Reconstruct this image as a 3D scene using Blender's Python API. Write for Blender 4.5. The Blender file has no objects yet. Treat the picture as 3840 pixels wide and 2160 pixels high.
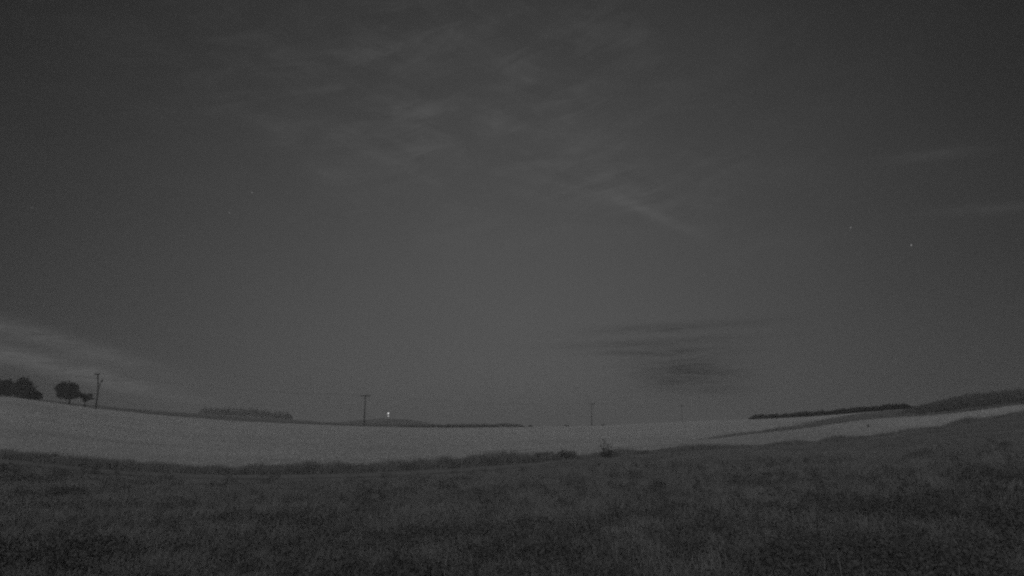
import bpy, math, random
import numpy as np
from mathutils import Vector

# ------------------------------------------------------------------ camera
sc = bpy.context.scene
F = 2400.0                      # focal length in pixels of a 3840 wide frame
H = 3.2                         # eye height of the weather camera
PITCH = math.atan(520 / F)
cam_d = bpy.data.cameras.new('camera')
cam = bpy.data.objects.new('camera', cam_d)
sc.collection.objects.link(cam)
cam_d.sensor_width = 36.0
cam_d.lens = 36.0 * F / 3840
cam_d.clip_start = 0.1
cam_d.clip_end = 9000
cam.location = (0, 0, H)
cam.rotation_euler = (math.pi / 2 + PITCH, 0, 0)
sc.camera = cam

# ------------------------------------------------------------------ exposure
sc.view_settings.view_transform = 'Standard'
sc.view_settings.look = 'None'
sc.view_settings.exposure = 0.0
sc.view_settings.gamma = 1.0
sc.view_settings.use_curve_mapping = False
sc.cycles.use_denoising = False
sc.cycles.filter_width = 2.35
sc.cycles.use_adaptive_sampling = True        # leaves a little grain, as a night sensor does
sc.cycles.adaptive_threshold = 0.026
sc.cycles.adaptive_min_samples = 24
sc.cycles.max_bounces = 6
sc.cycles.volume_bounces = 1
sc.cycles.transparent_max_bounces = 8

# ------------------------------------------------------------------ first light: weak wide glow from the north-east, behind the camera
SUN_EL, SUN_AZ = math.radians(34), math.radians(195)      # azimuth from +Y (view direction), clockwise
SUN_STRENGTH = 1.25
SKY_STRENGTH = 0.0032

# ---- small node helper
class NT:
    def __init__(self, tree):
        self.t = tree
        tree.nodes.clear()
    def n(self, kind, **kw):
        nd = self.t.nodes.new(kind)
        for k, v in kw.items():
            setattr(nd, k, v)
        return nd
    def link(self, a, b):
        self.t.links.new(a, b)
    def m(self, op, a, b=None, c=None, clamp=False):
        nd = self.n('ShaderNodeMath', operation=op, use_clamp=clamp)
        for i, v in enumerate((a, b, c)):
            if v is None:
                continue
            if isinstance(v, (int, float)):
                nd.inputs[i].default_value = v
            else:
                self.link(v, nd.inputs[i])
        return nd.outputs[0]
    def noise(self, vec, scale, detail=4.0, rough=0.55, dist=0.0):
        nd = self.n('ShaderNodeTexNoise')
        nd.inputs['Scale'].default_value = scale
        nd.inputs['Detail'].default_value = detail
        nd.inputs['Roughness'].default_value = rough
        nd.inputs['Distortion'].default_value = dist
        if vec is not None:
            self.link(vec, nd.inputs['Vector'])
        return nd.outputs['Fac']

def px_dir(x, y):
    u, v = (x - 1920) / F, (1080 - y) / F
    d = Vector((u, math.cos(PITCH) - v * math.sin(PITCH), math.sin(PITCH) + v * math.cos(PITCH)))
    return d.normalized()

def azel(x, y):
    d = px_dir(x, y)
    return math.atan2(d.x, d.y), math.asin(d.z)

world = bpy.data.worlds.new('World')
sc.world = world
world.use_nodes = True
W = NT(world.node_tree)
sky = W.n('ShaderNodeTexSky', sky_type='NISHITA')
sky.sun_disc = False
sky.sun_elevation = SUN_EL
sky.sun_rotation = SUN_AZ
sky.air_density = 1.0
sky.dust_density = 1.5
bw = W.n('ShaderNodeRGBToBW')
W.link(sky.outputs[0], bw.inputs[0])
tc = W.n('ShaderNodeTexCoord')
sep = W.n('ShaderNodeSeparateXYZ')
W.link(tc.outputs['Generated'], sep.inputs[0])
dx, dy, dz = sep.outputs
az = W.m('ARCTAN2', dx, dy)
el = W.m('ARCSINE', dz)
def gauss(x, y, slope, wx, wy):
    """soft ellipse in azimuth and elevation: centre and half sizes given in picture units"""
    a0, e0 = azel(x, y)
    da = W.m('SUBTRACT', az, a0)
    de = W.m('SUBTRACT', W.m('SUBTRACT', el, e0), W.m('MULTIPLY', da, slope))
    q = W.m('ADD', W.m('POWER', W.m('MULTIPLY', da, F / wx), 2.0), W.m('POWER', W.m('MULTIPLY', de, F / wy), 2.0))
    return W.m('EXPONENT', W.m('MULTIPLY', q, -1.0))
# thin rippled high cloud overhead
comb = W.n('ShaderNodeCombineXYZ')
W.link(az, comb.inputs[0]); W.link(el, comb.inputs[1])
def ripple(rot, fx, fy, detail):
    mp = W.n('ShaderNodeMapping')
    mp.vector_type = 'POINT'
    r1 = W.n('ShaderNodeVectorRotate', rotation_type='Z_AXIS')
    r1.inputs['Angle'].default_value = math.radians(rot)
    W.link(comb.outputs[0], r1.inputs['Vector'])
    mp.inputs['Scale'].default_value = (F / fx, F / fy, 1)
    W.link(r1.outputs[0], mp.inputs[0])
    return W.noise(mp.outputs[0], 1.0, detail, 0.58, 0.9)
ra = ripple(-15, 330, 78, 5)
rb = ripple(16, 420, 95, 5)
broad = ripple(8, 760, 330, 4)
patch = W.m('ADD', gauss(1650, 260, 0.0, 1350, 420), W.m('MULTIPLY', gauss(2250, 640, -0.35, 560, 150), 0.8))
patch = W.m('MULTIPLY', W.m('MINIMUM', patch, 1.0), W.m('MULTIPLY', W.m('SUBTRACT', broad, 0.36), 4.0, clamp=True))
total = W.m('ADD', W.m('MULTIPLY', W.m('MULTIPLY', W.m('SUBTRACT', W.m('ADD', W.m('MULTIPLY', W.m('SMOOTH_MAX', ra, 0.44, 0.08), 0.62), W.m('MULTIPLY', W.m('SMOOTH_MAX', rb, 0.44, 0.08), 0.38)), 0.465), patch), 2.5), 1.0)
total = W.m('ADD', total, W.m('MULTIPLY', W.m('SUBTRACT', broad, 0.5), 0.12))
# ragged stratus bars seen low in the sky
comb2 = W.n('ShaderNodeCombineXYZ')
W.link(W.m('MULTIPLY', az, 5.0), comb2.inputs[0])
W.link(W.m('MULTIPLY', el, 42.0), comb2.inputs[1])
rag = W.noise(comb2.outputs[0], 2.2, 6, 0.68, 1.2)
def bar(x, y, slope, wx, wy, amp):
    """a long thin cloud: centre, tilt (rise per radian), half sizes in pixels, brightening (or dimming)"""
    g = gauss(x, y, slope, wx, wy)
    return W.m('MULTIPLY', g, W.m('MULTIPLY', W.m('SUBTRACT', rag, 0.22), amp * 3.2))
for args in ((40, 1335, -0.24, 430, 32, 1.1), (60, 1238, -0.25, 330, 28, 0.8), (560, 1425, -0.10, 420, 22, 0.10),
             (2540, 1228, 0.02, 300, 17, -0.3), (2470, 1285, 0.02, 330, 15, -0.3), (2480, 1320, 0.0, 260, 14, -0.28),
             (2570, 1400, 0.0, 190, 75, -0.5), (2750, 1462, 0.0, 120, 16, -0.10),
             (2440, 800, -0.5, 150, 22, 0.22), (2120, 520, -0.15, 330, 60, 0.10), (1080, 465, 0.0, 260, 26, 0.12),
             (1350, 545, -0.35, 200, 28, 0.10), (3500, 580, -0.09, 130, 16, 0.25), (3730, 782, -0.10, 150, 16, 0.28)):
    total = W.m('ADD', total, bar(*args))
# glow of the towns to the south-west, low over the horizon, its fade also imitating lens corner darkening
ga, ge = azel(1900, 1240)
qa = W.m('POWER', W.m('DIVIDE', W.m('SUBTRACT', az, ga), 0.68), 2.0)
qe = W.m('POWER', W.m('DIVIDE', W.m('SUBTRACT', el, ge), 0.58), 2.0)
dome = W.m('EXPONENT', W.m('MULTIPLY', W.m('ADD', qa, qe), -1.0))
base = W.m('ADD', W.m('MULTIPLY', bw.outputs[0], SKY_STRENGTH), 0.001)
lum = W.m('MULTIPLY', W.m('ADD', base, W.m('MULTIPLY', dome, 0.068)), total)
# a few stars
for (x, y, s_) in ((945, 722, 0.35), (860, 798, 0.32), (3190, 853, 0.55), (3417, 919, 1.0), (2640, 1030, 0.15), (120, 778, 0.15)):
    d = px_dir(x, y)
    dot = W.n('ShaderNodeVectorMath', operation='DOT_PRODUCT')
    W.link(tc.outputs['Generated'], dot.inputs[0])
    dot.inputs[1].default_value = d
    lum = W.m('ADD', lum, W.m('MULTIPLY', W.m('GREATER_THAN', dot.outputs['Value'], math.cos(0.00085)), 0.30 * s_))
bg = W.n('ShaderNodeBackground')
W.link(lum, bg.inputs['Color'])
bg.inputs['Strength'].default_value = 1.0
wo = W.n('ShaderNodeOutputWorld')
W.link(bg.outputs[0], wo.inputs[0])
try:
    world.cycles.sampling_method = 'MANUAL'
    world.cycles.sample_map_resolution = 512
except Exception:
    pass

sun_d = bpy.data.lights.new('sun', 'SUN')
sun_d.energy = SUN_STRENGTH
sun_d.angle = math.radians(50)
sun_d.color = (1, 1, 1)
sun = bpy.data.objects.new('sun', sun_d)
sc.collection.objects.link(sun)
to_sun = Vector((math.sin(SUN_AZ) * math.cos(SUN_EL), math.cos(SUN_AZ) * math.cos(SUN_EL), math.sin(SUN_EL)))
sun.rotation_euler = to_sun.to_track_quat('Z', 'Y').to_euler()
sun.location = to_sun * 60

# ------------------------------------------------------------------ materials (the photograph is a monochrome night picture)
def mat(name, lo, hi, scale, rough=0.9, detail=5, spec=0.2, stretch=None, bump=0.0, fine=None, transl=0.0):
    m = bpy.data.materials.new(name)
    m.use_nodes = True
    N = NT(m.node_tree)
    g = N.n('ShaderNodeNewGeometry')
    vec = g.outputs['Position']
    if stretch:
        mpn = N.n('ShaderNodeMapping')
        mpn.inputs['Rotation'].default_value = (0, 0, stretch[1])
        mpn.inputs['Scale'].default_value = stretch[0]
        N.link(vec, mpn.inputs[0])
        vec = mpn.outputs[0]
    f = N.noise(vec, scale, detail, 0.6)
    if fine:
        f2 = N.noise(g.outputs['Position'], fine, 3, 0.6)
        f = N.m('ADD', N.m('MULTIPLY', f, 0.6), N.m('MULTIPLY', f2, 0.4))
    r = N.n('ShaderNodeValToRGB')
    r.color_ramp.elements[0].position = 0.32
    r.color_ramp.elements[1].position = 0.68
    r.color_ramp.elements[0].color = (lo, lo, lo, 1)
    r.color_ramp.elements[1].color = (hi, hi, hi, 1)
    N.link(f, r.inputs[0])
    b = N.n('ShaderNodeBsdfPrincipled')
    b.inputs['Roughness'].default_value = rough
    b.inputs['Specular IOR Level'].default_value = spec
    N.link(r.outputs[0], b.inputs['Base Color'])
    if bump:
        bn = N.n('ShaderNodeBump')
        bn.inputs['Strength'].default_value = bump
        bn.inputs['Distance'].default_value = 0.2
        N.link(f, bn.inputs['Height'])
        N.link(bn.outputs[0], b.inputs['Normal'])
    out = N.n('ShaderNodeOutputMaterial')
    if transl:
        t = N.n('ShaderNodeBsdfTranslucent')
        N.link(r.outputs[0], t.inputs[0])
        mx = N.n('ShaderNodeMixShader')
        mx.inputs[0].default_value = transl
        N.link(b.outputs[0], mx.inputs[1])
        N.link(t.outputs[0], mx.inputs[2])
        N.link(mx.outputs[0], out.inputs[0])
    else:
        N.link(b.outputs[0], out.inputs[0])
    return m

M = {
    'soil': mat('dark_soil', 0.07, 0.13, 0.8, fine=6),
    'grass': mat('meadow_grass', 0.13, 0.25, 0.3, detail=6, fine=7, transl=0.3),
    'dry': mat('dry_stem', 0.14, 0.24, 2.0, transl=0.15),
    'verge': mat('tall_verge_grass', 0.11, 0.21, 0.9, fine=9, transl=0.2),
    'track': mat('mown_track', 0.12, 0.19, 0.6, fine=5),
    'stubble_ground': mat('stubble_ground', 0.20, 0.34, 0.14, detail=6, stretch=((0.35, 1.6, 1), math.radians(-8)), fine=2.5),
    'stubble': mat('straw_stubble', 0.25, 0.46, 0.10, rough=0.8, stretch=((0.3, 1.3, 1), math.radians(-8)), fine=0.35),
    'far': mat('far_field', 0.09, 0.15, 0.02),
    'fallow': mat('fallow_weeds', 0.09, 0.16, 0.25, fine=2),
    'crop': mat('maize_leaf', 0.055, 0.15, 0.10, fine=0.5, transl=0.25),
    'leaf': mat('tree_foliage', 0.016, 0.05, 0.5, fine=2, transl=0.2),
    'hedge': mat('hedge_foliage', 0.012, 0.032, 0.4, fine=2, transl=0.15),
    'bark': mat('bark', 0.03, 0.06, 3.0),
    'pole': mat('weathered_pole_wood', 0.04, 0.08, 2.0, stretch=((6, 6, 0.5), 0)),
    'metal': mat('dull_steel', 0.12, 0.18, 3.0, rough=0.5),
    'ceramic': mat('glazed_ceramic', 0.05, 0.08, 3.0, rough=0.25, spec=0.5),
    'weed': mat('dark_weed_leaf', 0.065, 0.11, 1.0, fine=6, transl=0.2),
    'hill': mat('far_wooded_hill', 0.03, 0.05, 0.01, fine=0.06),
}
lamp_m = bpy.data.materials.new('lamp_glass_lit')
lamp_m.use_nodes = True
N = NT(lamp_m.node_tree)
e_ = N.n('ShaderNodeEmission')
e_.inputs[0].default_value = (1, 1, 1, 1)
e_.inputs[1].default_value = 2.4
o_ = N.n('ShaderNodeOutputMaterial')
N.link(e_.outputs[0], o_.inputs[0])
lamp_dim = lamp_m.copy()
lamp_dim.name = 'lamp_glass_lit_dimmer'
[n for n in lamp_dim.node_tree.nodes if n.type == 'EMISSION'][0].inputs[1].default_value = 1.3

# ------------------------------------------------------------------ mesh helpers
rng = np.random.default_rng(41)
random.seed(7)

def mesh_from(name, V, faces_by_n, m, parent=None, smooth=False):
    """faces_by_n: list of integer arrays (n_faces, n_corners)"""
    me = bpy.data.meshes.new(name)
    V = np.asarray(V, dtype=np.float32)
    me.vertices.add(len(V))
    me.vertices.foreach_set('co', V.ravel())
    loops = np.concatenate([f.ravel() for f in faces_by_n]).astype(np.int32)
    tot = np.concatenate([np.full(len(f), f.shape[1]) for f in faces_by_n]).astype(np.int32)
    start = np.concatenate(([0], np.cumsum(tot)[:-1])).astype(np.int32)
    me.loops.add(len(loops))
    me.loops.foreach_set('vertex_index', loops)
    me.polygons.add(len(tot))
    me.polygons.foreach_set('loop_start', start)
    me.polygons.foreach_set('loop_total', tot)
    if smooth:
        me.polygons.foreach_set('use_smooth', np.ones(len(tot), dtype=bool))
    me.update(calc_edges=True)
    me.validate()
    me.materials.append(m)
    o = bpy.data.objects.new(name, me)
    sc.collection.objects.link(o)
    if parent:
        o.parent = parent
    return o

def empty(name, loc, rz=0.0):
    o = bpy.data.objects.new(name, None)
    o.empty_display_size = 0.3
    o.location = loc
    o.rotation_euler = (0, 0, rz)
    sc.collection.objects.link(o)
    return o

def tag(o, label=None, cat=None, group=None, kind=None):
    if label: o['label'] = label
    if cat: o['category'] = cat
    if group: o['group'] = group
    if kind: o['kind'] = kind
    return o

class MB:
    def __init__(self):
        self.v, self.q = [], []
        self.n = 0
    def add(self, V, Q):
        self.v.append(np.asarray(V, float)); self.q.append(np.asarray(Q) + self.n); self.n += len(V)
    def tube(self, pts, radii, k=8):
        pts = [Vector(p) for p in pts]
        rings = []
        for i, p in enumerate(pts):
            t = (pts[min(i + 1, len(pts) - 1)] - pts[max(i - 1, 0)]).normalized()
            a = t.orthogonal().normalized(); b = t.cross(a)
            if i and (a.dot(rings[-1][1]) < 0): pass
            if i:
                a = (rings[-1][1] - t * rings[-1][1].dot(t)).normalized(); b = t.cross(a)
            rings.append((p, a, b, radii[i]))
        V, Q = [], []
        for p, a, b, r in rings:
            for j in range(k):
                th = 2 * math.pi * j / k
                V.append(p + (a * math.cos(th) + b * math.sin(th)) * r)
        for i in range(len(pts) - 1):
            for j in range(k):
                Q.append((i * k + j, i * k + (j + 1) % k, (i + 1) * k + (j + 1) % k, (i + 1) * k + j))
        n = len(V)
        V.append(rings[0][0]); V.append(rings[-1][0])
        for j in range(k):
            Q.append((n, (j + 1) % k, j, j) ); Q.append((n + 1, (len(pts) - 1) * k + j, (len(pts) - 1) * k + (j + 1) % k, (len(pts) - 1) * k + (j + 1) % k))
        self.add(V, Q)
    def box(self, c, size, rz=0.0):
        c = Vector(c); V = []
        for sx in (-1, 1):
            for sy in (-1, 1):
                for sz in (-1, 1):
                    x, y = sx * size[0] / 2, sy * size[1] / 2
                    V.append((c.x + x * math.cos(rz) - y * math.sin(rz), c.y + x * math.sin(rz) + y * math.cos(rz), c.z + sz * size[2] / 2))
        self.add(V, [(0, 1, 3, 2), (4, 6, 7, 5), (0, 4, 5, 1), (2, 3, 7, 6), (0, 2, 6, 4), (1, 5, 7, 3)])
    def build(self, name, m, parent=None, smooth=True):
        V = np.concatenate(self.v); Q = np.concatenate(self.q)
        deg = Q[:, 2] == Q[:, 3]
        fs = []
        if (~deg).any(): fs.append(Q[~deg])
        if deg.any(): fs.append(Q[deg][:, :3])
        return mesh_from(name, V, fs, m, parent, smooth)

def blades(P, h, w, lean, yaw):
    """tapered bent grass blades: five points each"""
    n = len(P)
    side = np.stack([np.cos(yaw), np.sin(yaw), np.zeros(n)], 1) * (w / 2)[:, None]
    up = np.zeros((n, 3)); up[:, 2] = h
    ln = np.concatenate([lean, np.zeros((n, 1))], 1) * h[:, None]
    mid = P + up * 0.55 + ln * 0.30
    tip = P + up * np.sqrt(np.clip(1 - (lean ** 2).sum(1) * 0.5, 0.2, 1))[:, None] + ln
    V = np.empty((n, 5, 3))
    V[:, 0] = P - side; V[:, 1] = P + side; V[:, 2] = mid + side * 0.75; V[:, 3] = mid - side * 0.75; V[:, 4] = tip
    b = np.arange(n)[:, None] * 5
    return V.reshape(-1, 3), [b + np.array([0, 1, 2, 3]), b + np.array([3, 2, 4])]

def leaf_quads(C, size, flat=0.0):
    n = len(C)
    a = rng.normal(size=(n, 3)); a /= np.linalg.norm(a, axis=1)[:, None]
    b = rng.normal(size=(n, 3)); b -= a * (a * b).sum(1)[:, None]; b /= np.linalg.norm(b, axis=1)[:, None]
    s = (size * rng.uniform(0.6, 1.4, n))[:, None]
    V = np.empty((n, 4, 3))
    V[:, 0] = C - a * s; V[:, 1] = C + b * s * 0.55; V[:, 2] = C + a * s; V[:, 3] = C - b * s * 0.55
    return V.reshape(-1, 3), [np.arange(n)[:, None] * 4 + np.array([0, 1, 2, 3])]

_lat = rng.random((256, 256))
def vnoise(x, y, scale):
    x = np.asarray(x) / scale; y = np.asarray(y) / scale
    xi = np.floor(x).astype(int); yi = np.floor(y).astype(int)
    fx = x - xi; fy = y - yi
    fx = fx * fx * (3 - 2 * fx); fy = fy * fy * (3 - 2 * fy)
    g = lambda i, j: _lat[i % 256, j % 256]
    return (g(xi, yi) * (1 - fx) + g(xi + 1, yi) * fx) * (1 - fy) + (g(xi, yi + 1) * (1 - fx) + g(xi + 1, yi + 1) * fx) * fy

# ------------------------------------------------------------------ the lie of the land: a shallow bowl of fields
CP, SP = math.cos(PITCH), math.sin(PITCH)
def px2s(x, y):
    u = (np.asarray(x, float) - 1920) / F; v = (1080 - np.asarray(y, float)) / F
    ry = CP - v * SP
    return u / ry, (SP + v * CP) / ry

SG = np.linspace(-12, 12, 4801)
def smooth(a, w):
    k = np.exp(-0.5 * (np.arange(-3 * w, 3 * w + 1) / w) ** 2); k /= k.sum()
    return np.convolve(np.pad(a, 3 * w, mode='edge'), k, mode='valid')
def contour(pts, w=5):
    x, y, Y = np.array(pts, float).T
    s, t = px2s(x, y)
    return smooth(np.interp(SG, s, t), w), smooth(np.interp(SG, s, Y), w)

tA, YA = contour([(0, 1717, 44), (380, 1762, 43), (800, 1782, 43), (1200, 1780, 43), (1500, 1768, 43), (1900, 1744, 44), (2200, 1722, 46),
                  (2600, 1690, 50), (3000, 1672, 54), (3400, 1632, 57), (3600, 1596, 58), (3840, 1553, 60)], 8)
tC, YC = contour([(0, 1484, 130), (149, 1504, 132), (348, 1531, 138), (640, 1561, 150), (888, 1580, 165), (1280, 1597, 180), (1597, 1604, 186),
                  (1840, 1604, 190), (2088, 1600, 195), (2262, 1596, 200), (2480, 1586, 208), (2624, 1578, 212), (2812, 1574, 215), (3040, 1563, 200),
                  (3179, 1552, 185), (3389, 1534, 165), (3557, 1512, 165), (3724, 1490, 165), (3840, 1476, 165)])
tE, YE = contour([(0, 1476, 420), (160, 1498, 420), (323, 1516, 430), (472, 1530, 480), (640, 1544, 560), (752, 1550, 600), (888, 1561, 600), (1102, 1573, 600),
                  (1200, 1583, 560), (1282, 1585, 520), (1500, 1586, 480), (1600, 1591, 460), (1700, 1599, 450), (1960, 1604, 450), (2262, 1600, 450), (2480, 1592, 450),
                  (2812, 1579, 450), (3179, 1560, 450), (3400, 1542, 450), (3840, 1490, 450)])
sDr, tDr = px2s([2500, 2648, 2773, 2897, 3040, 3179, 3326, 3452, 3600, 3840], [1668, 1650, 1633, 1622, 1604, 1582, 1566, 1562, 1549, 1516])
tD_px = smooth(np.interp(SG, sDr, tDr), 4)
YD = smooth(np.interp(SG, sDr, [66, 68, 74, 79, 84, 89, 95, 98, 96, 90]), 4)
zA = H + YA * tA; zC = H + YC * tC; zE = H + YE * tE
YB = YA + 2.4
zB = zA + (zC - zA) * (YB - YA) / (YC - YA)
lin = zB + (zC - zB) * (YD - YB) / (YC - YB)
mixd = np.clip((SG - sDr[1] + 0.05) / 0.12, 0, 1)
zD = lin * (1 - mixd) + (H + YD * tD_px) * mixd
YN = np.full_like(SG, 12.0); zN = np.minimum(zA, 3) * 0.06
YF = np.full_like(SG, 2600.0); zF = np.where(zE > H, zE * 0.5 - 4, zE - 8)
KY = np.stack([np.full_like(SG, -0.5), YN, YA, YB, YD, YC, YE, YF], 1)
KZ = np.stack([np.zeros_like(SG), zN, zA, zB, zD, zC, zE, zF], 1)

def ground(x, y):
    x = np.atleast_1d(np.asarray(x, float)); y = np.atleast_1d(np.asarray(y, float))
    s = np.clip(x / np.maximum(y, 0.5), -12, 12)
    fi = (s + 12) / 24 * (len(SG) - 1)
    i0 = np.clip(np.floor(fi).astype(int), 0, len(SG) - 2); fr = (fi - i0)[:, None]
    ky = KY[i0] * (1 - fr) + KY[i0 + 1] * fr
    kz = KZ[i0] * (1 - fr) + KZ[i0 + 1] * fr
    z = kz[:, 0].copy()
    for k in range(ky.shape[1] - 1):
        a = (y - ky[:, k]) / (ky[:, k + 1] - ky[:, k])
        inb = a >= 0
        z = np.where(inb, kz[:, k] + (kz[:, k + 1] - kz[:, k]) * np.clip(a, 0, 1), z)
    return z
def gz(x, y):
    return float(ground(x, y)[0])
def at(x, y, Y):
    """the point at depth Y that lies along that line of sight"""
    s, t = px2s(x, y)
    return Vector((float(s) * Y, Y, H + float(t) * Y))
def Ys(arr, s):
    return np.interp(s, SG, arr)

# bands of ground between neighbouring contours, sharing their edges
S_R = np.concatenate([np.linspace(-12, -1.3, 30), np.linspace(-1.25, 1.25, 501), np.linspace(1.3, 12, 30)])
S_F = S_R[np.abs(S_R) <= 3.2]
def band(name, rows, m, keep=None, S_R=S_F):
    """rows: functions s -> Y"""
    Yr = np.stack([r(S_R) for r in rows], 0)
    X = S_R[None, :] * Yr
    Z = ground(X.ravel(), Yr.ravel()).reshape(Yr.shape)
    ns = len(S_R)
    V = np.stack([X, Yr, Z], 2).reshape(-1, 3)
    i, j = np.meshgrid(np.arange(len(rows) - 1), np.arange(ns - 1), indexing='ij')
    if keep is not None:
        k = keep(i.ravel(), S_R[j.ravel()])
        i, j = i.ravel()[k], j.ravel()[k]
    a = (i * ns + j).ravel()
    Q = np.stack([a, a + 1, a + ns + 1, a + ns], 1)
    used = np.unique(Q); remap = np.zeros(len(V), int); remap[used] = np.arange(len(used))
    return mesh_from(name, V[used], [remap[Q]], m, None, True)
def lerp(a, b, f):
    return lambda s: Ys(a, s) * (1 - f) + Ys(b, s) * f
fade = np.clip((0.12 - SG) / 0.14, 0.02, 1)
trk = YA - 2.6 * fade
near = np.full_like(SG, 3.0)
o = band('meadow_ground', [lerp(near, trk, f) for f in np.linspace(0, 1, 14) ** 1.3], M['soil'], None, S_R); tag(o, kind='structure')
mb = MB(); mb.add([(-36, 3, 0), (36, 3, 0), (400, -400, 0), (-400, -400, 0)], [(0, 1, 2, 3)])
o = mb.build('ground', M['soil'], None, False); tag(o, kind='structure')
o = band('mown_track', [lerp(trk, YA, f) for f in (0, 1)], M['track']); tag(o, kind='structure')
o = band('verge_ground', [lerp(YA, YB, f) for f in (0, 0.5, 1)], M['soil']); tag(o, kind='structure')
rows_f = [lerp(YB, YD, f) for f in np.linspace(0, 1, 8)] + [lerp(YD, YC, f) for f in np.linspace(0, 1, 12)[1:]]
S_CROP = float(px2s(3350, 1562)[0])
def crop_edge(f):           # left edge of the tall crop, leaning with the row index
    return S_CROP + 0.02 * f
def fallow_s(f):            # left edge of the fallow wedge, slanting uphill
    return 0.41 + 0.17 * f
o = band('stubble_field', rows_f, M['stubble_ground'], lambda i, s: (i < 7) | (s < fallow_s((i - 7) / 11))); tag(o, kind='structure')
o = band('fallow_ground', rows_f, M['fallow'], lambda i, s: (i >= 7) & (s >= fallow_s((i - 7) / 11))); tag(o, kind='structure')
o = band('far_field', [lerp(YC, YE, f) for f in np.linspace(0, 1, 6)] + [lerp(YE, YF, f) for f in (0.05, 0.2, 0.5, 1)], M['far']); tag(o, kind='structure')

# a low wooded hill on the horizon
hx, hy, hs = 60, 12, 900.0
xs = np.linspace(0, 1, hx)
prof_x = [1240, 1282, 1324, 1361, 1448, 1510, 1573, 1610, 1650]
prof_y = [1592, 1582, 1577, 1574, 1569.5, 1572, 1579, 1588, 1597]
V = []
for j in range(hy):
    q = j / (hy - 1)
    env = math.sin(q * math.pi)
    for i in range(hx):
        x = 1240 + 410 * xs[i]
        top = at(x, np.interp(x, prof_x, prof_y) - 0.8 * random.random(), hs)
        yy = hs + (q - 0.5) * 220
        zb = gz(top.x, yy) - 2
        V.append((top.x * (yy / hs), yy, zb + (top.z - zb) * env))
i, j = np.meshgrid(np.arange(hy - 1), np.arange(hx - 1), indexing='ij')
a = (i * hx + j).ravel()
o = mesh_from('hill', np.array(V), [np.stack([a, a + 1, a + hx + 1, a + hx], 1)], M['hill'], None, True)
tag(o, kind='structure')

# ------------------------------------------------------------------ trees
def crown_points(lobes, n):
    """points through the volume of a set of ellipsoid lobes, denser near the rim"""
    pts = []
    vol = np.array([l[3] * l[4] * l[5] for l in lobes]) ** 0.8
    cnt = (vol / vol.sum() * n).astype(int) + 1
    for (cx, cy, cz, rx, ry, rz), k in zip(lobes, cnt):
        d = rng.normal(size=(k, 3)); d /= np.linalg.norm(d, axis=1)[:, None]
        r = rng.random(k) ** 0.45 * (1 + 0.16 * rng.normal(size=k))
        pts.append(np.array([cx, cy, cz]) + d * r[:, None] * np.array([rx, ry, rz]))
    return np.concatenate(pts)

def tree(name, base, label, cat, trunk_h, trunk_r, lobes, n, leaf, group=None, lean=0.0):
    r = empty(name, base)
    tag(r, label, cat, group)
    mb = MB()
    mb.tube([(0, 0, -0.3), (lean * 0.3, 0, trunk_h * 0.5), (lean, 0, trunk_h), (lean * 1.2, 0, trunk_h * 1.35)], [trunk_r * 1.4, trunk_r, trunk_r * 0.85, trunk_r * 0.5])
    for (cx, cy, cz, rx, ry, rz) in lobes:
        s = Vector((lean, 0, trunk_h * random.uniform(0.75, 1.1)))
        e = Vector((cx, cy, cz + rz * 0.2))
        mid = s.lerp(e, 0.5) + Vector((0, 0, 0.15))
        mb.tube([s, mid, e], [trunk_r * 0.5, trunk_r * 0.32, trunk_r * 0.12], 6)
    mb.build('trunk', M['bark'], r)
    P = crown_points(lobes, n)
    P = P[P[:, 2] > 0.1]
    V, Fq = leaf_quads(P, np.full(len(P), leaf))
    mesh_from('crown', V, Fq, M['leaf'], r)
    return r

def px_lobes(base, Y, specs, depth=0.8):
    """crown lobes given as outline circles (px, py, rx, ry) at the tree's own distance"""
    out = []
    k = Y / F * 1.08
    for (x, y, rx, ry, dy) in specs:
        p = at(x, y, Y)
        out.append((p.x - base.x, dy, p.z - base.z, rx * k, rx * k * depth, ry * k))
    return out

def stand(x, Y, sink=0.0):
    s, _ = px2s(x, 1520)
    X = float(s) * Y
    return Vector((X, Y, gz(X, Y) - sink))

# round fruit tree and its small neighbour
Yt = 140
b = stand(258, Yt)
tree('fruit_tree', b, 'round lone tree with a short bare trunk at the left field edge', 'tree', 1.4, 0.24,
     px_lobes(b, Yt, [(256, 1464, 30, 28, 0), (228, 1462, 20, 17, 0.5), (284, 1466, 17, 17, -0.4), (240, 1446, 17, 12, -0.6), (268, 1446, 16, 11, 0.5),
                      (236, 1482, 18, 12, -0.6), (275, 1485, 18, 10, 0.4), (254, 1490, 14, 8, 0), (214, 1456, 9, 7, 0), (298, 1478, 9, 8, 0)]), 2300, 0.21)
Yt = 142
b = stand(318, Yt)
tree('small_tree', b, 'small spreading tree between the round tree and the pole', 'tree', 0.9, 0.14,
     px_lobes(b, Yt, [(312, 1486, 13, 9, 0), (326, 1494, 15, 9, 0.2), (340, 1481, 10, 6, -0.2), (344, 1494, 8, 4, 0), (306, 1478, 8, 5, 0), (318, 1503, 8, 5, 0)]), 750, 0.17)
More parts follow.
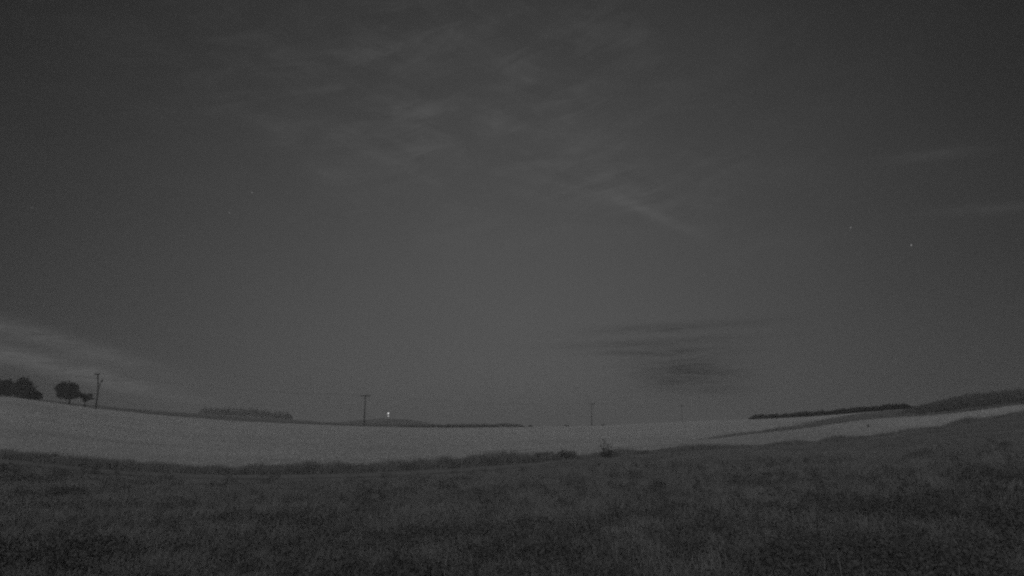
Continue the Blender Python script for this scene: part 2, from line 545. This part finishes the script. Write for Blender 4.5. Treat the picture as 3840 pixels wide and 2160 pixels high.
# clump of bushy trees at the left edge
Yt = 139
b = stand(22, Yt + 2)
tree('bushy_tree', b, 'dark bushy tree cut by the left edge of the picture', 'tree', 0.8, 0.25,
     px_lobes(b, Yt + 2, [(15, 1450, 34, 24, 0), (22, 1440, 18, 14, 0.4), (-14, 1450, 30, 22, 0), (38, 1464, 24, 18, -0.3), (0, 1470, 30, 14, 0), (-40, 1462, 24, 22, 0)]), 2000, 0.23)
b = stand(92, Yt)
tree('bushy_tree', b, 'tallest dark bushy tree of the clump at the left edge', 'tree', 0.8, 0.26,
     px_lobes(b, Yt, [(84, 1446, 22, 30, 0), (100, 1456, 22, 26, 0.3), (66, 1450, 20, 22, -0.3), (110, 1440, 11, 13, 0), (82, 1428, 12, 12, 0.2),
                      (92, 1478, 30, 17, 0), (60, 1474, 20, 14, 0.4), (122, 1466, 16, 20, -0.4)]), 2300, 0.22)
b = stand(140, Yt + 1)
tree('low_bush', b, 'low dark bush sloping down at the right end of the tree clump', 'bush', 0.3, 0.10,
     px_lobes(b, Yt + 1, [(134, 1484, 18, 13, 0), (148, 1486, 11, 10, 0.2), (142, 1474, 10, 9, -0.2), (157, 1480, 4, 7, 0), (120, 1488, 14, 11, 0)]), 900, 0.17)

# far copse: one mass of crowns
pts = []
for k in range(90):
    x = 752 + 345 * (k + random.uniform(-0.8, 0.8)) / 89
    Yk = 596 + random.uniform(-8, 14)
    topy = np.interp(x, [745, 775, 830, 890, 950, 1000, 1060, 1105], [1534, 1531, 1531, 1527, 1530, 1537, 1546, 1553]) + random.choice((-5, -3, 0, 0, 2, 5, 9, 11))
    p = stand(x, Yk)
    top = at(x, topy, Yk)
    hgt = max(2.0, top.z - p.z)
    rr = random.uniform(0.9, 2.6)
    pts.append(crown_points([(p.x, Yk, p.z + hgt * 0.52, rr, rr, hgt * 0.5), (p.x + random.uniform(-1, 1), Yk, p.z + hgt * 0.35, rr * 1.2, rr, hgt * 0.36)], 130))
P = np.concatenate(pts)
V, Fq = leaf_quads(P, np.full(len(P), 0.55))
o = mesh_from('distant_wood', V, Fq, M['hedge'])
tag(o, 'low far off wood on the rise left of the crossarm pole', 'wood', kind='stuff')

def scrub_strip(name, x0, x1, Yf, topf, n_lobes, n_leaf, leaf, m, label, cat, base_off=0.0, rad=(0.6, 1.0), kind=None, gaps=None):
    pts = []
    for k in range(n_lobes):
        x = x0 + (x1 - x0) * (k + random.uniform(-0.4, 0.4)) / (n_lobes - 1)
        if gaps and gaps(x): continue
        Yk = Yf(x) + random.uniform(-0.4, 0.4)
        s = float(px2s(x, 1580)[0]); X = s * Yk
        zg = gz(X, Yk) + base_off
        top = at(x, topf(x), Yk).z
        hgt = max(0.25, (top - zg) * (random.uniform(0.6, 1.0) + 0.35 * float(vnoise(X, Yk, 2.5))))
        rr = random.uniform(*rad)
        pts.append(crown_points([(X, Yk, zg + hgt * 0.48, rr, rr * 0.9, hgt * 0.52)], n_leaf))
    P = np.concatenate(pts)
    V, Fq = leaf_quads(P, np.full(len(P), leaf))
    o = mesh_from(name, V, Fq, m)
    tag(o, label, cat, kind=kind)
    return o

scrub_strip('field_hedge', 2818, 3425, lambda x: float(Ys(YC, px2s(x, 1560)[0])) - 0.5 - (max(0, x - 3389)) * 0.35,
            lambda x: np.interp(x, [2815, 2830, 3040, 3179, 3389, 3410, 3430], [1568, 1556, 1545, 1534, 1513, 1516, 1532]), 260, 75, 0.19, M['hedge'],
            'long dark hedge along the top of the pale field at right', 'hedge', rad=(0.6, 1.1))
scrub_strip('low_hedge', 1505, 1962, lambda x: float(Ys(YC, px2s(x, 1600)[0])) + 1.5,
            lambda x: np.interp(x, [1500, 1560, 1750, 1840, 1905, 1945, 1965], [1597, 1592, 1590, 1588, 1586, 1591, 1598]), 150, 32, 0.17, M['verge'],
            'low dark hedge along the far edge of the field at centre', 'hedge', rad=(0.6, 1.0))
for (x, top, n, lab) in ((1989, 1594, 320, 'small weed tuft on the field edge just right of the low hedge'),
                         (2124, 1593, 320, 'small dark weed tuft on the skyline left of the thin far pole'),
                         (2262, 1590, 380, 'flat weed tuft on the skyline right of the thin far pole')):
    Yk = float(Ys(YC, px2s(x, 1598)[0])) + 0.8
    b_ = stand(x, Yk)
    b_.x = float(px2s(x, 1598)[0]) * Yk; b_.z = gz(b_.x, Yk)
    hgt = at(x, top, Yk).z - b_.z
    P = crown_points([(0, 0, hgt * 0.4, 0.7, 0.6, hgt * 0.6)], n)
    P = P[np.abs(P[:, 0]) < 0.85]
    V, Fq = leaf_quads(P, np.full(len(P), 0.15))
    o = mesh_from('weed_tuft', V, Fq, M['verge']); o.location = b_
    tag(o, lab, 'weed', 'weed tufts on the skyline')

# ------------------------------------------------------------------ wooden power poles
ARMS = []
def power_pole(x, Y, base_y, top, label, arm, rz, extra=False, rad=1.0):
    s, _ = px2s(x, base_y)
    X = float(s) * Y
    z0 = gz(X, Y)
    tp = at(top[0], top[1], Y)
    hgt = tp.z - z0
    lean = (tp.x - X) * math.cos(rz)
    r = empty('power_pole', (X, Y, z0), rz)
    tag(r, label, 'pole', 'wooden power poles across the fields')
    mb = MB(); mb.tube([(0, 0, -0.6), (0, 0, hgt * 0.5), (lean, 0, hgt)], [0.21 * rad, 0.19 * rad, 0.16 * rad], 10)
    mb.build('mast', M['pole'], r)
    mb = MB(); mb.box((lean, -0.2, hgt - 0.18), (arm, 0.18, 0.24))
    ca = mb.build('crossarm', M['pole'], r, False)
    for sx in (-1, 1):
        mb = MB(); mb.tube([(lean + sx * arm * 0.26, -0.2, hgt - 0.28), (lean * 0.9, -0.12, hgt - 0.95)], [0.035, 0.035], 6)
        mb.build('brace', M['metal'], r)
    for px in (-0.46, -0.2, 0.2, 0.46):
        mb = MB()
        xx, zz = lean + px * arm, hgt - 0.06
        mb.tube([(xx, -0.2, zz), (xx, -0.2, zz + 0.08), (xx, -0.2, zz + 0.085), (xx, -0.2, zz + 0.2), (xx, -0.2, zz + 0.25)], [0.02, 0.02, 0.07, 0.06, 0.03], 8)
        mb.build('insulator', M['ceramic'], ca)
    ARMS.append([Vector((X, Y, z0)) + Vector(((lean + q * arm) * math.cos(rz) + 0.2 * math.sin(rz), (lean + q * arm) * math.sin(rz) - 0.2 * math.cos(rz), hgt + 0.17)) for q in (-0.46, 0.46)])
    if extra:
        mb = MB(); mb.tube([(0.1, -0.1, hgt * 0.55), (0.62, -0.1, hgt * 0.80)], [0.10, 0.09], 6)
        mb.build('side_strut', M['pole'], r)
        mb = MB(); mb.box((0.66, -0.1, hgt * 0.80), (0.34, 0.3, 0.62)); mb.box((0.56, -0.1, hgt * 0.80 - 0.4), (0.2, 0.2, 0.2))
        mb.build('switch_box', M['metal'], r, False)
    return r
power_pole(360, 136, 1521, (366, 1401), 'wooden pole with a side box beside the small tree at left', 1.15, math.radians(-8), True, rad=0.8)
power_pole(1365, 183, 1594, (1370, 1482), 'tallest dark T shaped pole rising from the field edge near centre', 2.7, math.radians(0))
power_pole(2219, 255, 1597, (2220, 1513), 'thin far T shaped pole right of centre on the skyline', 2.5, math.radians(20), rad=0.75)
power_pole(2558, 350, 1577, (2558, 1521), 'faintest, farthest thin pole short of the dark hedge', 2.3, math.radians(25), rad=0.65)
for k, lab in enumerate(('thin sagging wire from the pole with the side box to the tallest T pole',
                         'thin sagging wire from the tallest T pole to the next far pole',
                         'thin sagging wire between the two faint far poles')):
    for q in (0, 1):
        a, b = ARMS[k][q], ARMS[k + 1][q]
        mb = MB()
        mb.tube([a.lerp(b, f) - Vector((0, 0, 4 * 1.3 * f * (1 - f))) for f in np.linspace(0, 1, 17)], [0.012] * 17, 5)
        o = mb.build('overhead_wire', M['metal'])
        tag(o, lab, 'wire', 'wires strung between the power poles')

# two lit lamps on a slim mast before the hill
lp = at(1457, 1551, 420)
z0 = gz(lp.x, 420)
r = empty('light_mast', (lp.x, 420, z0))
tag(r, 'two bright white lights one above the other over the far hill', 'lamp')
mb = MB(); mb.tube([(0, 0, -0.3), (0, 0, lp.z - z0)], [0.07, 0.05], 8); mb.build('mast', M['metal'], r)
for (yy, rad, mm) in ((1550.5, 0.36, lamp_m), (1560.5, 0.32, lamp_dim)):
    zz = at(1457, yy, 420).z - z0
    mb = MB()
    prof = [(0.0, -1.0), (0.6, -0.8), (0.95, -0.3), (0.95, 0.3), (0.6, 0.8), (0.05, 1.0)]
    mb.tube([(0, -0.7, zz + q[1] * rad) for q in prof], [max(0.02, q[0]) * rad for q in prof], 12)
    lamp = mb.build('lamp', mm, r)
    mb = MB(); mb.tube([(0, -0.7, zz + rad), (0, 0, zz + rad + 0.02)], [0.05, 0.05], 6)
    mb.build('bracket', M['metal'], lamp)

# ------------------------------------------------------------------ grass, verge, stubble, crop
def scatter(n, y0f, y1f, smax=1.05, power=1.0, smin=None):
    s = rng.uniform(-smax if smin is None else smin, smax, n)
    q = rng.random(n) ** power
    Y = y0f(s) * (1 - q) + y1f(s) * q
    X = s * Y
    return X, Y
def blade_field(name, X, Y, h, w, lean_amt, m, label, cat, zoff=-0.02):
    n = len(X)
    P = np.stack([X, Y, ground(X, Y) + zoff], 1)
    lean = rng.normal(size=(n, 2)) * lean_amt
    V, Fs = blades(P, h, w, lean, rng.uniform(-0.9, 0.9, n))
    o = mesh_from(name, V, Fs, m)
    tag(o, label, cat, kind='stuff')
    return o
n = 460000
fd = lambda s: np.clip((0.12 - s) / 0.14, 0.0, 1)
YM = lambda s: (Ys(YA, s) - 2.5) * fd(s) + (Ys(YB, s) + 0.3) * (1 - fd(s))       # where the meadow ends
X, Y = scatter(n, lambda s: np.full_like(s, 10.0), YM, 1.0, 0.62)
pt = 0.55 * vnoise(X, Y, 3.1) + 0.3 * vnoise(X + 40, Y, 1.1) + 0.15 * vnoise(X, Y + 90, 8.0)
h = (0.16 + 0.62 * np.clip(pt - 0.15, 0, 1)) * rng.uniform(0.6, 1.25, n)
h *= np.interp(Y, [12, 20, 30, 40], [0.8, 0.95, 0.8, 0.5]) * np.clip((YM(X / Y) + 0.2 - Y) / 5, 0.15 * fd(X / Y) + 0.7 * (1 - fd(X / Y)), 1)
blade_field('meadow_grass', X, Y, h, rng.uniform(0.009, 0.02, n), 0.5, M['grass'], 'dark rough meadow grass filling the foreground', 'grass')
n = 2600
X, Y = scatter(n, lambda s: np.full_like(s, 10.0), lambda s: Ys(YA, s) - 6.0, 1.0, 0.8)
k = vnoise(X + 17, Y + 5, 4.0) > 0.48
X, Y = X[k], Y[k]; n = len(X)
blade_field('dry_stems', X, Y, rng.uniform(0.45, 0.95, n), rng.uniform(0.007, 0.014, n), 0.3, M['dry'], 'sparse pale dry stems standing in the dark meadow', 'grass')
n = 70000
X, Y = scatter(n, lambda s: Ys(YA, s) + 0.1, lambda s: Ys(YB, s), 1.0)
h = (0.12 + 0.5 * vnoise(X, Y, 0.9) + 0.42 * vnoise(X, Y + 30, 5)) * rng.uniform(0.4, 1.15, n)
h *= np.interp(X / Y, [-0.9, 0.0, 0.12, 0.3, 0.9], [1.0, 0.95, 0.62, 0.5, 0.55]) * np.where(X / Y > 0.08, 0.35 + 1.5 * np.clip(vnoise(X + 3, Y, 2.2) - 0.1, 0, 1), 1)
blade_field('tall_verge_grass', X, Y, h, rng.uniform(0.015, 0.035, n), 0.28, M['verge'], 'dark strip of tall grass along the near edge of the pale field', 'grass')
# dark broad-leaved weeds in the meadow, partly added to imitate lens corner darkening
nc = 7500
X, Y = scatter(nc, lambda s: np.full_like(s, 11.0), lambda s: np.full_like(s, 40.0), 0.95, 1.0)
dens = np.interp(Y, [11, 15, 20, 27, 40], [1.3, 1.0, 0.6, 0.25, 0.05]) + np.clip(np.abs(X / Y) - 0.45, 0, 1) * np.interp(Y, [11, 30, 40], [0.8, 0.5, 0.2])  # more weeds nearer and at the sides, standing in for lens falloff
dens *= np.clip(0.45 + 2.2 * (0.6 * vnoise(X + 7, Y + 55, 3.5) + 0.4 * vnoise(X, Y + 13, 1.2) - 0.32), 0.05, 1.3)
k = rng.random(nc) < dens * 0.9
X, Y = X[k], Y[k]
Z = ground(X, Y)
pts = [crown_points([(x, y, z + 0.15, r_, r_, 0.2 + 0.25 * r_)], 90) for x, y, z, r_ in zip(X, Y, Z, rng.uniform(0.15, 0.6, len(X)))]
P = np.concatenate(pts)
V, Fq = leaf_quads(P, np.full(len(P), 0.038))
o = mesh_from('meadow_weeds', V, Fq, M['weed'])
tag(o, 'dark broad leaved weeds scattered through the foreground meadow, thickened to darken its corners', 'weeds', kind='stuff')
# stubble stalks, drilled in rows
n = 300000
X, Y = scatter(n, lambda s: Ys(YB, s), lambda s: Ys(YC, s), 0.95, 0.72)
ang = math.radians(-8)
c = X * math.sin(-ang) + Y * math.cos(-ang)
dc = np.round(c / 0.5) * 0.5 - c
X2, Y2 = X + dc * math.sin(-ang), Y + dc * math.cos(-ang)
s2 = X2 / Y2
k = (Y2 > Ys(YB, s2) + 0.05) & ((Y2 < Ys(YD, s2)) | (s2 < fallow_s((Y2 - Ys(YD, s2)) / (Ys(YC, s2) - Ys(YD, s2))) + rng.normal(size=len(s2)) * 0.02))
X2, Y2 = X2[k], Y2[k]; n = len(X2)
blade_field('straw_stubble', X2, Y2, rng.uniform(0.10, 0.2, n), rng.uniform(0.012, 0.03, n), 0.2, M['stubble'], 'pale cut straw stubble covering the wide field', 'stubble')
# weedy line on the right
n = 16000
s = rng.uniform(float(px2s(2560, 1660)[0]), 1.0, n)
Y = Ys(YD, s) + rng.uniform(-0.2, 2.6, n) ** 1.0 + 0.6
X = s * Y
h = rng.uniform(0.15, 0.5, n) * (0.5 + vnoise(X, Y, 1.5)) * np.clip((s - float(px2s(2560, 1660)[0])) / 0.12, 0.1, 1)
blade_field('weed_line', X, Y, h, rng.uniform(0.03, 0.06, n), 0.3, M['verge'], 'thin dark line of weeds rising to the right across the pale field', 'weeds')
n = 22000
q = rng.random(n); s = fallow_s(q) + rng.normal(size=n) * 0.015 + rng.random(n) ** 1.0 * 0.5
Y = Ys(YD, s) * (1 - q) + Ys(YC, s) * q; X = s * Y
blade_field('fallow_weeds', X, Y, rng.uniform(0.1, 0.35, n), rng.uniform(0.04, 0.09, n), 0.3, M['fallow'], 'grey fallow weeds beyond the weed line at right', 'weeds')
# tall crop at the right edge
n = 5200
q = rng.random(n)
s = S_CROP + 0.035 * q + rng.random(n) * (1.02 - S_CROP)
Y = (Ys(YD, s) + 2.0) * (1 - q) + (Ys(YC, s) + 1) * q; X = s * Y
hh = rng.uniform(0.95, 1.6, n) * (0.45 + 0.55 * vnoise(X, Y, 7) + 0.45 * vnoise(X, Y, 2.4))
hh *= np.clip((s - S_CROP) / 0.10, 0.25, 1)
Xr = np.repeat(X, 9); Yr = np.repeat(Y, 9); hr = np.repeat(hh, 9)
lev = np.tile(np.array([0.0, 0.1, 0.2, 0.3, 0.4, 0.5, 0.58, 0.66, 0.72]), n)
P = np.stack([Xr, Yr, ground(Xr, Yr) + hr * lev], 1)
th = rng.uniform(0, 2 * math.pi, len(Xr))
ln = np.stack([np.cos(th), np.sin(th)], 1) * np.where(lev == 0, 0.03, 0.75)[:, None]
V, Fs = blades(P, hr * np.where(lev == 0, 1.0, 0.42), np.where(lev == 0, 0.05, 0.10), ln, rng.uniform(-0.9, 0.9, len(Xr)))
o = mesh_from('tall_crop', V, Fs, M['crop'])
tag(o, 'field of tall dark crop rising at the right edge', 'crop', kind='stuff')

# ------------------------------------------------------------------ single plants and a marker post
def bush(name, x, Y, specs, label, cat, n, leaf):
    X = float(px2s(x, 1700)[0]) * Y
    b = Vector((X, Y, gz(X, Y)))
    r = empty(name, b); tag(r, label, cat)
    lobes = px_lobes(b, Y, specs)
    mb = MB()
    for l in lobes:
        mb.tube([(0.3 * l[0], 0, -0.05), (0.8 * l[0], l[1] * 0.5, l[2] * 0.6), (l[0], l[1], l[2])], [0.02, 0.015, 0.006], 5)
    mb.build('stems', M['bark'], r)
    P = crown_points(lobes, n); P = P[P[:, 2] > 0.0]
    V, Fq = leaf_quads(P, np.full(len(P), leaf))
    mesh_from('foliage', V, Fq, M['weed'], r)
    return r
bush('verge_bush', 2040, 46.0, [(2030, 1712, 26, 18, 0), (2055, 1710, 22, 18, 0.1), (2020, 1722, 20, 14, 0)], 'left of two rounded dark weed clumps at the field edge', 'weeds', 900, 0.05)
bush('verge_bush', 2120, 46.2, [(2112, 1706, 26, 20, 0), (2140, 1708, 24, 17, 0.1), (2095, 1716, 20, 14, 0)], 'right of two rounded dark weed clumps at the field edge', 'weeds', 1000, 0.05)

def thistle(x, Y, top_y, label, side):
    X = float(px2s(x, 1690)[0]) * Y
    b = Vector((X, Y, gz(X, Y)))
    hgt = at(x, top_y, Y).z - b.z
    r = empty('tall_weed', b); tag(r, label, 'weed', 'tall weeds on the verge')
    mb = MB()
    mb.tube([(0, 0, -0.05), (0.02, 0, hgt * 0.5), (side * 0.08, 0, hgt * 0.85), (side * 0.02, 0, hgt)], [0.035, 0.03, 0.025, 0.015], 6)
    for f, d, l in ((0.45, -1, 0.3), (0.55, 1, 0.32), (0.68, -1, 0.2), (0.75, 1, 0.26)):
        mb.tube([(0.02, 0, hgt * f), (d * l * 0.6, 0.05, hgt * f + l * 0.5), (d * l * 0.8, 0.05, hgt * f + l)], [0.012, 0.01, 0.006], 5)
    mb.build('stem', M['bark'], r)
    lobes = [(side * 0.02, 0, hgt - 0.03, 0.09, 0.08, 0.07), (0.2, 0.05, hgt * 0.8, 0.08, 0.07, 0.1), (-0.17, 0.05, hgt * 0.62, 0.09, 0.08, 0.1),
             (0.05, 0, hgt * 0.45, 0.2, 0.16, 0.12), (0.0, 0, hgt * 0.2, 0.3, 0.25, 0.2)]
    P = crown_points(lobes, 260)
    V, Fq = leaf_quads(P, np.full(len(P), 0.045))
    mesh_from('leaves', V, Fq, M['weed'], r)
thistle(2262, 47.0, 1647, 'tall forked weed standing out against the pale field', 1)
thistle(2283, 46.6, 1664, 'shorter weed just right of the tall forked one', -1)

Yp = 74.0
X = float(px2s(3255, 1593)[0]) * Yp
r = empty('marker_post', (X, Yp, gz(X, Yp))); tag(r, 'short dark marker post alone in the pale strip at right', 'post')
mb = MB(); mb.box((0, 0, 0.1), (0.13, 0.11, 0.34)); mb.build('post', M['bark'], r, False)
mb = MB(); mb.box((0, 0, 0.295), (0.16, 0.14, 0.05)); mb.build('cap', M['bark'], r, False)

# ------------------------------------------------------------------ the hazy night air
mb = MB()
bpy.context.view_layer.update()
tops = [max((o.matrix_world @ Vector(c)).z for c in o.bound_box) for o in sc.objects if o.type == 'MESH']
x0, x1, y0_, y1_, z0, z1 = -8600, 8600, -500, 2700, -30, max(tops) + 1.0
mb.box(((x0 + x1) / 2, (y0_ + y1_) / 2, (z0 + z1) / 2), (x1 - x0, y1_ - y0_, z1 - z0))
hm = bpy.data.materials.new('night_haze')
hm.use_nodes = True
N = NT(hm.node_tree)
pv = N.n('ShaderNodeVolumePrincipled')
pv.inputs['Color'].default_value = (0.8, 0.8, 0.8, 1)
pv.inputs['Density'].default_value = 0.0011
pv.inputs['Anisotropy'].default_value = 0.2
oo = N.n('ShaderNodeOutputMaterial')
N.link(pv.outputs[0], oo.inputs['Volume'])
hz = mb.build('haze', hm, None, False)
tag(hz, 'thin pale haze in the night air over the fields', 'haze', kind='stuff')
